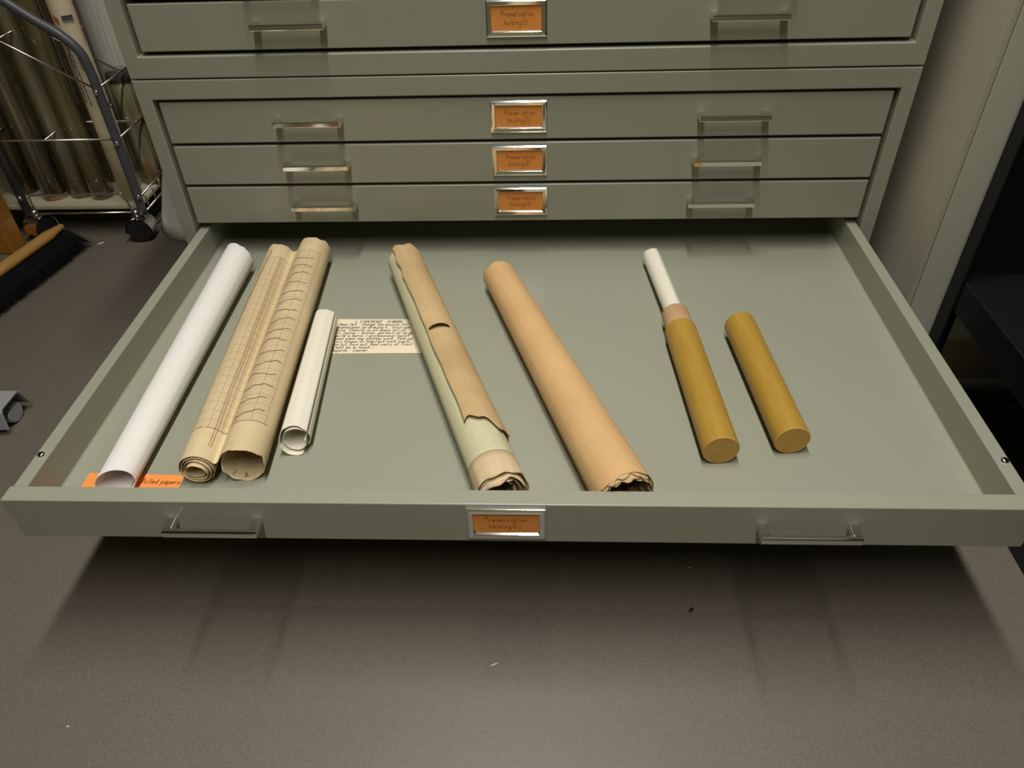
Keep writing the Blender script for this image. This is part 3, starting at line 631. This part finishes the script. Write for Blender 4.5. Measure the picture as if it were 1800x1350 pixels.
place(MB().box((-.925, -.226, F+.030), (-.890, -.196, zt-th)).build('wheel_bracket', M['grey_dark'], bevel=.001), t)
place(MB().lathe((-1.26, -.212, F+.019), (1, 0, 0), [(-.012, .003), (-.012, .019), (.0, .019), (.003, .017), (.003, .002)], 32).build('wheel', M['grey_plastic'], None, True, angle=40), t)

# ------------------------------------------------------------------ black cart and box at the right
t = thing('utility_cart', 'black metal utility cart with a deep lipped shelf at the right edge', 'cart', (.95, -.45, F))
CX0, CX1, CY0, CY1 = .667, 1.22, -.86, -.113
def post(x, y, sx, sy):
    mb = MB(); mb.box((x, y, F+.0), (x+sx*.030, y+sy*.003, .62)); mb.box((x, y, F+.0), (x+sx*.003, y+sy*.030, .62)); return place(mb.build('post', M['black'], bevel=.0006), t)
post(CX0, CY1, 1, -1); post(CX1, CY1, -1, -1); post(CX0, CY0, 1, 1); post(CX1, CY0, -1, 1)
for zt in (-.1000, .50):
    mb = MB(); a, b, c_, d = CX0+.0035, CX1-.0035, CY0+.0035, CY1-.0035
    mb.box((a, c_, zt-.006), (b, d, zt-.003)); 
    for q in (((a, c_), (a+.003, d)), ((b-.003, c_), (b, d)), ((a, c_), (b, c_+.003)), ((a, d-.003), (b, d))): mb.box((*q[0], zt-.052), (*q[1], zt))
    place(mb.build('shelf', M['blackshelf'], bevel=.0015), t)
place(MB().box((CX0+.004, CY1-.006, -.152), (CX1-.004, CY1-.0035, .50)).build('back_panel', M['black']), t)
o = MB().box((.678, -.80, F), (1.15, -.430, F+.11)).build('storage_box', M['blackshelf'], bevel=.004)
tag(o, 'black box on the floor below the shelf of the black cart', 'box')

# ------------------------------------------------------------------ litter on the floor
def fleck(pts, w_, m, label, name='floor_scrap', h=.0012):
    rg = []
    for i, p in enumerate(pts): rg.append((p[0], p[1], F+h*.6+.0006*math.sin(i*1.9)))
    tag(MB().tube(rg, [w_*.4]+[w_]*(len(rg)-2)+[w_*.4], 6).build(name, m, None, True), label, 'scrap')
fleck([(.228, -.5675), (.2300, -.5655), (.2325, -.5635), (.234, -.5610)], .0022, M['rubber'], 'tiny dark crumb on the floor in the shadow before the drawer')
fleck([(-.0260, -.6480), (-.0220, -.6470), (-.0190, -.6450), (-.0155, -.6430)], .0007, M['white'], 'short curled white fibre on the floor in front of the middle handle card', 'floor_fibre')
fleck([(-.5185, -.7355), (-.5166, -.7350), (-.5150, -.7340)], .0010, M['white'], 'white speck on the floor near the front left corner of the picture')
fleck([(.8120, -.1690), (.8150, -.1660), (.8180, -.1640), (.8205, -.1615)], .0042, plain('tan_scrap', (.45, .22, .07), .8), 'small tan scrap on the dark floor beside the black cart')
fleck([(-1.0120, .3960), (-1.0070, .4015), (-1.0030, .4055), (-1.0020, .4100)], .0015, M['white'], 'bit of white lint at the tip of the black bristles', 'floor_fibre')
fleck([(.2340, -.4990), (.2385, -.4979), (.2430, -.4985)], .0005, M['white'], 'thin pale thread on the floor under the drawer shadow', 'floor_fibre')
